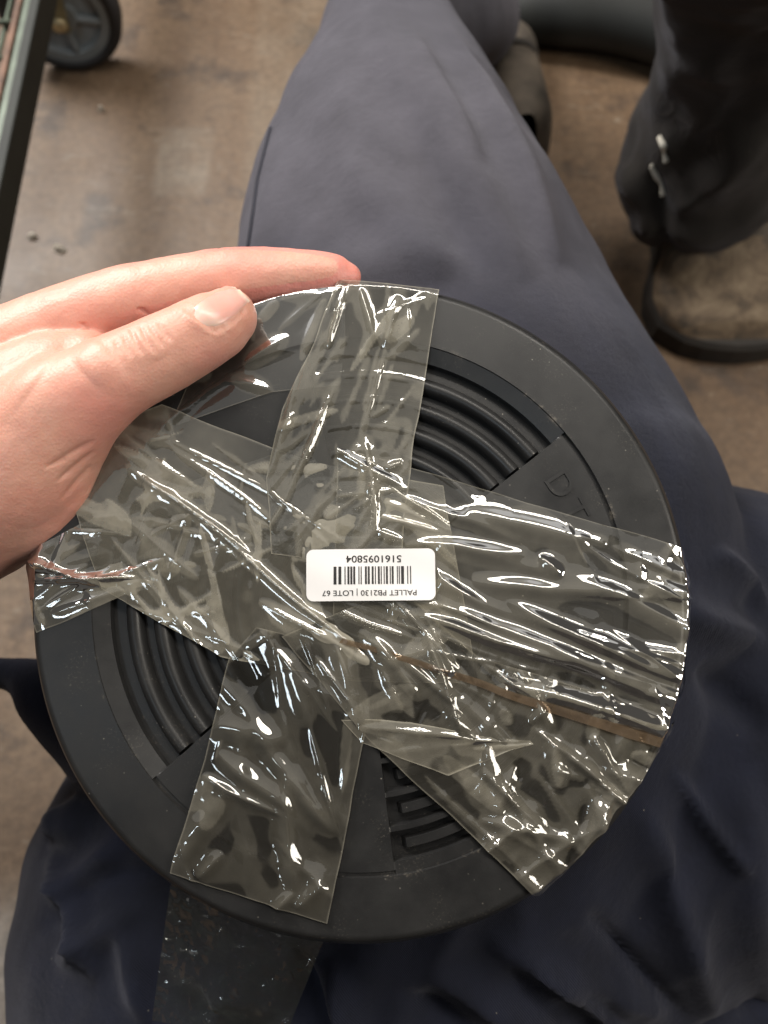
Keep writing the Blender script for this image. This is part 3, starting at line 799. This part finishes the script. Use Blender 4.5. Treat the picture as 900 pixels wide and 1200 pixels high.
# smooth the plate
NVa = np.array(NV).reshape(nu, nv, 3)
for _ in range(3):
    NVa[1:-1, 1:-1] = 0.5 * NVa[1:-1, 1:-1] + 0.125 * (NVa[:-2, 1:-1] + NVa[2:, 1:-1] + NVa[1:-1, :-2] + NVa[1:-1, 2:])
fast_mesh('nail', NVa.reshape(-1, 3), grid_faces(nu, nv), MNAIL, hand, {'tip': np.array(tipv)})

# trousers
def trouser_sec(y, L_, R_, d):
    return at((L_ + R_) / 2, y, d), (R_ - L_) / 2 * d / FPX
secs = [(700, 225, 850, 0.375), (560, 248, 806, 0.385), (430, 262, 738, 0.395), (310, 280, 676, 0.405), (200, 308, 625, 0.425), (120, 338, 582, 0.445), (60, 368, 545, 0.462)]
path, rad = [at(470, 1000, 0.375)], [(0.120, 0.095)]
for s_ in secs:
    q, r_ = trouser_sec(*s_); path.append(q); rad.append((r_, r_ * 0.86))
knee = at(450, 24, 0.475)
path += [knee]; rad += [(0.036, 0.036)]
TP = [loft(path, rad, 40, -FWD)]
ankle = np.array([0.075, 0.66, 0.09])
TP.append(loft([at(460, 110, 0.475), at(455, 45, 0.495), np.array([0.05, 0.56, 0.16]), ankle], [0.050, 0.042, 0.042, 0.046], 30, (1, 0, 0)))
TP.append(loft([at(520, 1040, 0.40), at(735, 848, 0.405), at(960, 890, 0.41), at(1250, 990, 0.43)], [(0.12, 0.10), (0.128, 0.105), (0.118, 0.10), (0.10, 0.09)], 36, -FWD))
TP.append(loft([at(700, 1330, 0.40), at(440, 1260, 0.40), at(280, 1150, 0.395), at(270, 1020, 0.40), at(330, 880, 0.41)], [0.13, 0.13, 0.105, 0.095, 0.09], 36, -FWD))
TP.append(loft([at(150, 960, 0.345), at(88, 962, 0.345), at(72, 962, 0.345)], [0.012, 0.012, 0.008], 16, -FWD))
TP.append(loft([at(-160, 792, 0.36), at(0, 788, 0.345), at(60, 812, 0.34), at(130, 860, 0.345)], [0.010, 0.0080, 0.019, 0.028], 16, -FWD))
tm = remesh(TP, 0.0028, 10, 0.5)
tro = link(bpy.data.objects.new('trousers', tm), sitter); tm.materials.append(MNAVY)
V = get_co(tm); NO = get_no(tm); px, py, dd_ = proj(V)
disp = 0.0022 * fbm(V[:, 0] * 14, V[:, 1] * 14, V[:, 2] * 14, seed=31, octv=3)
fr = (NO @ -FWD) > -0.2
cf = [(430, 10, 620, 330, 0.006, 26, 2), (470, 120, 560, 320, -0.003, 20, 2), (330, 130, 300, 330, 0.004, 22, 2), (400, 180, 520, 330, 0.004, 28, 2), (520, 30, 660, 310, 0.007, 16, 1.6), (470, 30, 560, 200, 0.004, 12, 1.6), (300, 330, 560, 300, 0.004, 30, 2),
      (50, 1090, 130, 1010, -0.0025, 14, 1.8), (110, 1030, 320, 1000, -0.003, 16, 1.8), (60, 1060, 150, 985, 0.004, 14, 1.8), (70, 1130, 170, 1060, 0.004, 16, 1.8),
      (385, 1125, 420, 1215, 0.006, 13, 1.5), (420, 1215, 470, 1260, 0.006, 13, 1.5), (500, 1130, 660, 1210, 0.005, 16, 1.5), (470, 1150, 640, 1260, -0.004, 16, 1.5), (560, 1090, 780, 1180, 0.004, 18, 1.6),
      (740, 930, 830, 1190, 0.005, 22, 1.6), (860, 900, 900, 1200, 0.004, 30, 2), (760, 700, 900, 760, 0.005, 22, 1.8), (820, 780, 900, 860, -0.004, 20, 2),
      (120, 1150, 60, 1000, 0.005, 9, 1.3), (330, 1110, 400, 1210, -0.005, 10, 1.3), (600, 1100, 720, 1200, 0.005, 9, 1.3), (680, 1060, 800, 1190, -0.004, 10, 1.3), (780, 900, 860, 1010, 0.004, 9, 1.3), (840, 640, 900, 720, 0.004, 12, 1.4), (190, 1120, 330, 1180, 0.004, 18, 1.6), (150, 1080, 170, 1200, 0.004, 14, 1.6)]
disp = disp + np.where(fr, folds2d(px, py, cf) * np.where(py > 560, 1.8, 1.2), 0)
disp = disp + np.where(py > 900, 0.004 * (1 - np.abs(fbm(px / 110 + py / 190, py / 260 - px / 420, seed=90, octv=2))), 0) * sstep(900, 1000, py)
set_co(tm, V + NO * disp[:, None] - SIT)
fade_lit = sstep(640, 130, py + 0.35 * (px - 450) + 60 * fbm(V[:, 0] * 18, V[:, 1] * 18, V[:, 2] * 18, seed=77, octv=3))  # worn lighter at the knee, with lap shade put into the colour
t_ = tm.attributes.new('fade_lit', 'FLOAT', 'POINT'); t_.data.foreach_set('value', fade_lit.astype(np.float32))
tbv = BVHTree.FromPolygons([tuple(v) for v in (V + NO * disp[:, None])], [tuple(p_.vertices) for p_ in tm.polygons])

def on_cloth(px, py, off):
    d0 = Vector(FWD + (px - 450) / FPX * RGT - (py - 600) / FPX * UPV).normalized()
    h = tbv.ray_cast(Vector(CAM), d0)
    if h[0] is None: return None
    return np.array(h[0] + h[1] * off)

def seam(pts, wd=0.0012, n=40, name='seam'):
    P_ = []
    for i in range(n):
        s = i / (n - 1) * (len(pts) - 1); k = min(int(s), len(pts) - 2); f = s - k
        q = on_cloth(pts[k][0] * (1 - f) + pts[k + 1][0] * f, pts[k][1] * (1 - f) + pts[k + 1][1] * f, 0.0003)
        if q is not None: P_.append(q - SIT)
    if len(P_) < 4: return
    Vv, Ff = loft(P_, [(wd, wd * 0.6)] * len(P_), 6, -FWD, caps=False)
    mesh_obj(name, Vv, Ff, MSEAM, tro)
seam([(318, 150), (303, 210), (292, 290)])

# jacket of the sitter (behind the camera; keeps the light off the lap)
jm = remesh([loft([np.array([0.02, -0.24, 0.20]), np.array([0.02, -0.27, 0.40]), np.array([0.02, -0.26, 0.62]), np.array([0.02, -0.20, 0.80])], [(0.17, 0.12), (0.165, 0.12), (0.19, 0.12), (0.13, 0.09)], 36, (0, 1, 0)),
             loft([np.array([0.19, -0.27, 0.76]), np.array([0.27, -0.16, 0.60]), np.array([0.16, -0.03, 0.58])], [0.055, 0.05, 0.04], 20, (0, 0.3, 1)),
             loft([np.array([-0.16, -0.27, 0.76]), np.array([-0.30, -0.14, 0.52]), np.array(at(-520, 580, 0.33))], [0.055, 0.05, 0.036], 20, (0, 0.3, 1))], 0.006, 8)
set_co(jm, get_co(jm) - SIT)
jk = link(bpy.data.objects.new('jacket', jm), sitter); jm.materials.append(MBLACKCLOTH)

# the sitter's own boot, mostly hidden behind the knee
MDUSTY = simple('dusty_leather', (0.085, 0.068, 0.052), 0.8, 0, 0.6, 30, 0.3)
MSOLE = simple('black_rubber_sole', (0.022, 0.018, 0.015), 0.7, 0, 0.4, 40)
m, nt, p = new_mat('scuffed_toe_leather'); MDUSTTOE = m
c = obj_coord(nt)
r = ramp(nt, noise(nt, c, 26, 7, 0.7, 0.8), [(0.34, (0.035, 0.030, 0.024)), (0.47, (0.12, 0.083, 0.052)), (0.60, (0.21, 0.155, 0.10)), (0.72, (0.31, 0.255, 0.185))])
nt.links.new(r.outputs[0], p.inputs['Base Color']); p.inputs['Roughness'].default_value = 0.75
nt.links.new(bump(nt, noise(nt, c, 90, 6, 0.7), 0.5, 0.003), p.inputs['Normal'])

def boot(parent, heel, toe, width, height, upper_mat, toe_mat, org):
    heel = np.array(heel, float); toe = np.array(toe, float)
    f = toe - heel; L_ = np.linalg.norm(f); f /= L_; sd = np.array([-f[1], f[0], 0])
    def outline(t):     # half width along the length
        return width / 2 * np.interp(t, [0, .03, .10, .28, .45, .62, .75, .87, .95, .985, 1], [.30, .52, .70, .72, .74, .92, 1, .93, .66, .40, .08])
    ts = np.concatenate([np.linspace(0, .1, 6), np.linspace(.12, .85, 22), np.linspace(.87, 1, 14)])
    def slab(grow, z0, z1, name, mat, round_=0.0):
        prof = [(1.0, z0), (1.0, z0 + (z1 - z0) * .8), (0.97, z1)]
        left = [heel + f * L_ * (t * (1 + grow * 2 / 1.0) - grow) + sd * (outline(t) + grow * L_ * 0.9) for t in ts]
        right = [heel + f * L_ * (t * (1 + grow * 2 / 1.0) - grow) - sd * (outline(t) + grow * L_ * 0.9) for t in ts]
        ring = left + right[::-1]
        n = len(ring); cen = (heel + toe) / 2
        V = []
        for k, z in prof:
            V += [cen + (q - cen) * k + np.array([0, 0, z]) - org for q in ring]
        F = []
        for a in range(len(prof) - 1):
            for k in range(n): F.append((a * n + k, a * n + (k + 1) % n, (a + 1) * n + (k + 1) % n, (a + 1) * n + k))
        F.append(tuple((len(prof) - 1) * n + k for k in range(n))); F.append(tuple(range(n))[::-1])
        return mesh_obj(name, V, F, mat, parent, smooth=False)
    slab(0.009, 0.001, 0.024, 'sole', MSOLE)
    # upper: lofted cross sections, top height falls towards the toe
    na = 17
    def section(t, dz=0.0, grow=0.0):
        w_ = outline(t) * 0.97 + grow
        zt = height * np.interp(t, [0, .12, .35, .5, .66, .8, .92, 1], [1.0, 1.05, 1.0, .72, .52, .46, .36, .10]) + dz
        row = []
        for k in range(na):
            a = math.pi * k / (na - 1)
            cs, sn = math.cos(a), math.sin(a)
            x = math.copysign(abs(cs) ** 0.75, cs) * w_
            row.append(heel + f * L_ * t + sd * x + np.array([0, 0, 0.020 + (sn ** 0.8) * (zt - 0.02)]) - org)
        return row
    tt = np.concatenate([np.linspace(0, .62, 22)]); V = [p for t in tt for p in section(t)]
    mesh_obj('upper', V, grid_faces(len(tt), na), upper_mat, parent)
    tt = np.concatenate([np.linspace(.60, .9, 12), np.linspace(.92, 1, 10)]); V = [p for t in tt for p in section(t, 0.0012, 0.0012)]
    up = mesh_obj('toe_cap', V, grid_faces(len(tt), na), toe_mat, parent)
    for k, t in enumerate((.40, .47, .54)):
        row = section(t, 0.004)[5:12]
        Vv, Ff = loft([p for p in row], [0.003] * len(row), 8, f)
        mesh_obj('lace', Vv, Ff, MSOLE, parent)
bt = empty('boot'); bt.parent = sitter
hl = floor_at(596, 240); te = floor_at(556, 40)
boot(bt, hl, te, 0.105, 0.10, MDUSTY, MDUSTY, SIT)

# ------------------------------------------------------------------ the person standing opposite
toe_w = floor_at(860, 425); heel_w = floor_at(812, 215)
other = empty('person', tuple(heel_w))
tag(other, 'person in black trousers and scuffed brown boot standing at the right edge', 'person')
bt2 = empty('boot'); bt2.parent = other
boot(bt2, heel_w, toe_w, 0.142, 0.105, MDUSTY, MDUSTTOE, heel_w)
def leg_pt(px, py, z): return floor_at(px, py, z)
lp = [leg_pt(842, 215, 0.085), leg_pt(838, 192, 0.11), leg_pt(852, 130, 0.16), leg_pt(878, 30, 0.24), leg_pt(915, -120, 0.33), leg_pt(960, -330, 0.42)]
lm = remesh([loft(lp, [(0.062, 0.050), (0.070, 0.056), (0.062, 0.054), (0.056, 0.052), (0.060, 0.056), (0.07, 0.065)], 36, (0, 1, 0), caps=False)], 0.003, 3)
lg = link(bpy.data.objects.new('trouser_leg', lm), other); lm.materials.append(MBLACKCLOTH)
V = get_co(lm); NO = get_no(lm); px, py, dd_ = proj(V)
disp = 0.006 * fbm(V[:, 0] * 16, V[:, 1] * 16, V[:, 2] * 16, seed=61, octv=3)
disp += folds2d(px, py, [(730, 190, 775, 290, 0.010, 14, 1.6), (760, 200, 790, 300, -0.008, 10, 1.5), (790, 250, 900, 160, 0.008, 16, 1.6), (800, 200, 900, 100, -0.006, 18, 1.8), (740, 260, 860, 280, 0.006, 12, 1.6)])
V2 = V + NO * disp[:, None]
set_co(lm, V2 - heel_w)
lbv = BVHTree.FromPolygons([tuple(v) for v in V2], [tuple(p_.vertices) for p_ in lm.polygons])
MPAINT = simple('white_paint', (0.72, 0.66, 0.55), 0.6)
def fleck(pts, parent):
    P_ = []
    for a, b in pts:
        d0 = Vector(FWD + (a - 450) / FPX * RGT - (b - 600) / FPX * UPV).normalized()
        h = lbv.ray_cast(Vector(CAM), d0)
        if h[0]: P_.append(np.array(h[0] + h[1] * 0.0008) - heel_w)
    if len(P_) >= 2:
        Vv, Ff = loft(P_, [(0.0026 + 0.0012 * math.sin(k * 2.3), 0.0006) for k in range(len(P_))], 8, -FWD)
        mesh_obj('paint_fleck', Vv, Ff, MPAINT, lg)
fleck([(775, 161), (780, 170), (779, 178), (782, 186)], lg)
fleck([(765, 194), (771, 204), (776, 215), (779, 226)], lg)

# ------------------------------------------------------------------ wire cart, upper left
MDARKMETAL = simple('dark_green_enamel', (0.010, 0.012, 0.009), 0.7, 0.0, 0.4, 40)
MGREENWIRE = simple('pale_green_wire', (0.075, 0.095, 0.068), 0.5, 0.2, 0.35, 60)
MRUST = simple('rusty_rail', (0.13, 0.07, 0.045), 0.7, 0.1, 0.5, 60)
MTYRE = simple('black_tyre', (0.020, 0.020, 0.022), 0.7, 0, 0.3, 40)
MRIM = simple('grey_wheel_plastic', (0.17, 0.19, 0.20), 0.5, 0, 0.15, 30)
MBRASS = simple('brass_axle', (0.42, 0.34, 0.20), 0.4, 0.6, 0.25, 80)
MFORK = simple('olive_bracket', (0.16, 0.14, 0.08), 0.5, 0.4, 0.3, 50)
wc = floor_at(96, 76)                       # where the wheel touches the floor
cart = empty('wire_cart', tuple(wc))
tag(cart, 'dark wire cart on grey caster wheels at the upper left', 'cart')
def cyl(name, p0, p1, r, mat, parent, org, n=16):
    Vv, Ff = loft([np.array(p0) - org, np.array(p1) - org], [r, r], n, (0.13, 0.31, 0.94), caps=False)
    return mesh_obj(name, Vv, Ff, mat, parent)
HZC = 0.13
a0 = floor_at(54, -10, HZC); a1 = floor_at(-8, 290, HZC)
ax = (a1 - a0) / np.linalg.norm(a1 - a0); pr = np.array([ax[1], -ax[0], 0.0])
if pr[0] > 0: pr = -pr
far = a0 - ax * 0.35; near = a1 + ax * 0.15
def bar(name, p0, p1, wd, ht, mat, off):
    u = (p1 - p0) / np.linalg.norm(p1 - p0); s_ = np.cross(u, (0, 0, 1)); s_ /= np.linalg.norm(s_)
    V = []
    for p in (p0, p1):
        for a, b in ((-1, -1), (1, -1), (1, 1), (-1, 1)):
            V.append(p + pr * off + s_ * a * wd / 2 + np.array([0, 0, b * ht / 2]) - wc)
    o = mesh_obj(name, V, [(0, 1, 2, 3), (7, 6, 5, 4), (0, 4, 5, 1), (1, 5, 6, 2), (2, 6, 7, 3), (3, 7, 4, 0)], mat, cart, smooth=False)
    mo = o.modifiers.new('b', 'BEVEL'); mo.width = 0.001; mo.segments = 2
    return o
bar('side_rail', far, near, 0.008, 0.026, MDARKMETAL, 0.0)
bar('inner_rail', far, near, 0.006, 0.012, MGREENWIRE, 0.010)
bar('inner_rail', far, near, 0.005, 0.010, MRUST, 0.018)
bar('side_rail', far, near, 0.011, 0.03, MDARKMETAL, 0.40)
for k in range(16):
    p = a0 + ax * (-0.30 + 0.042 * k)
    cyl('wire_rod', p + pr * 0.012, p + pr * 0.395, 0.0022, MGREENWIRE, cart, wc, 8)
for k in range(5):
    cyl('wire_rod', far + pr * (0.03 + 0.07 * k) + np.array([0, 0, -0.004]), near + pr * (0.03 + 0.07 * k) + np.array([0, 0, -0.004]), 0.0018, MGREENWIRE, cart, wc, 8)

def lathe(prof, center, axis, org, n=48):
    axis = np.array(axis, float); axis /= np.linalg.norm(axis)
    e1 = np.cross(axis, (0, 0, 1)); e1 /= np.linalg.norm(e1); e2 = np.cross(axis, e1)
    V = []
    for r_, h_ in prof:
        for k in range(n):
            a = 2 * math.pi * k / n
            V.append(center + axis * h_ + (e1 * math.cos(a) + e2 * math.sin(a)) * r_ - org)
    F = []
    for i in range(len(prof) - 1):
        for k in range(n): F.append((i * n + k, i * n + (k + 1) % n, (i + 1) * n + (k + 1) % n, (i + 1) * n + k))
    return V, F
def caster(parent, base, rad, wd, org, axis=(0.12, -1, 0)):
    ce = base + np.array([0, 0, rad])
    axv = np.array(axis, float); axv /= np.linalg.norm(axv)
    e = empty('caster'); e.parent = parent
    V, F = lathe([(rad * .80, -wd / 2), (rad * .93, -wd / 2), (rad, -wd * .3), (rad, wd * .3), (rad * .93, wd / 2), (rad * .80, wd / 2), (rad * .80, wd * .3)], ce, axv, org); mesh_obj('tyre', V, F, MTYRE, e)
    V, F = lathe([(rad * .81, wd * .3), (rad * .81, wd * .46), (rad * .66, wd * .46), (rad * .60, wd * .22), (rad * .30, wd * .20), (rad * .26, wd * .48), (rad * .02, wd * .48)], ce, axv, org); mesh_obj('rim', V, F, MRIM, e).data.set_sharp_from_angle(angle=math.radians(30))
    e1 = np.cross(axv, (0, 0, 1)); e1 /= np.linalg.norm(e1); e2 = np.cross(axv, e1)
    for k in range(5):
        a = 2 * math.pi * k / 5 + 0.4
        dr = e1 * math.cos(a) + e2 * math.sin(a)
        cyl('spoke', ce + axv * wd * .28 + dr * rad * .25, ce + axv * wd * .28 + dr * rad * .63, rad * 0.075, MRIM, e, org, 10)
    V, F = lathe([(rad * .13, wd * .5), (rad * .13, wd * .95), (rad * .09, wd * 1.05), (rad * .01, wd * 1.05)], ce, axv, org, 12); mesh_obj('axle_nut', V, F, MBRASS, e)
    # fork plates
    for s_ in (-1, 1):
        o0 = ce + axv * s_ * wd * .78
        V = []
        for t in (0, 1):
            for x, z in ((-.14, -.14), (.14, -.14), (.30, 1.35), (-.30, 1.35)):
                V.append(o0 + e1 * x * rad + np.array([0, 0, z * rad]) + axv * t * 0.002 * s_ - org)
        mesh_obj('fork', V, [(0, 1, 2, 3), (7, 6, 5, 4), (0, 4, 5, 1), (1, 5, 6, 2), (2, 6, 7, 3), (3, 7, 4, 0)], MFORK, e, smooth=False)
    return e
caster(cart, wc, 0.056, 0.022, wc)

# ------------------------------------------------------------------ black stool base behind the knee
MBLKTUBE = simple('black_painted_metal', (0.006, 0.007, 0.0065), 0.65, 0.1, 0.3, 40)
s0 = floor_at(612, 40)
stool = empty('stool_base', tuple(s0))
tag(stool, 'black curved metal stool base on the floor beyond the knee', 'stool')
bp = [floor_at(618, 14, 0.03), floor_at(655, 6, 0.035), floor_at(715, 10, 0.036), floor_at(780, 26, 0.036), floor_at(850, 52, 0.036), floor_at(960, 90, 0.036)]
V, F = loft([q - s0 for q in bp], [(0.030, 0.028), (0.040, 0.034), (0.042, 0.035), (0.042, 0.035), (0.042, 0.035), (0.036, 0.03)], 24, (0, 0, 1))
mesh_obj('base_bar', V, F, MBLKTUBE, stool)
V, F = lathe([(0.020, 0), (0.022, 0.004), (0.022, 0.012), (0.012, 0.016), (0.001, 0.016)], floor_at(610, 30) * np.array([1, 1, 0]), (0, 0, 1.0), s0) if False else ([], [])
c0 = floor_at(540, 20)
caster(stool, c0, 0.026, 0.02, s0, (0.5, -1, 0))

# ------------------------------------------------------------------ litter on the floor
MPAPER = simple('paper_scrap', (0.55, 0.50, 0.42), 0.8, 0, 0.2, 60)
MCHIP = simple('dark_chip', (0.06, 0.045, 0.035), 0.8, 0, 0.3, 60)
def scrap(px, py, size, label, mat=MPAPER, seed=0, name='paper_scrap', cat='scrap'):
    g = random.Random(seed); p_ = floor_at(px, py)
    n = 9; V = []
    for z in (0.0008, 0.0045):
        for k in range(n):
            a = 2 * math.pi * k / n; r_ = size * (0.5 + 0.5 * g.random()) * (1 if z < 0.002 else 0.6)
            V.append((r_ * math.cos(a), r_ * 0.6 * math.sin(a), z + g.random() * 0.002 * (z > 0.002)))
    F = [tuple(range(n))[::-1], tuple(range(n, 2 * n))] + [(k, (k + 1) % n, (k + 1) % n + n, k + n) for k in range(n)]
    o = mesh_obj(name, V, F, mat, None, smooth=False); o.location = p_
    tag(o, label, cat)
scrap(39, 279, 0.006, 'small white scrap on the floor beside the cart rail', seed=1)
scrap(70, 293, 0.007, 'grey white scrap on the floor just above the hand', seed=2)
scrap(120, 130, 0.004, 'tiny pale scrap on the floor below the caster wheel', seed=3)
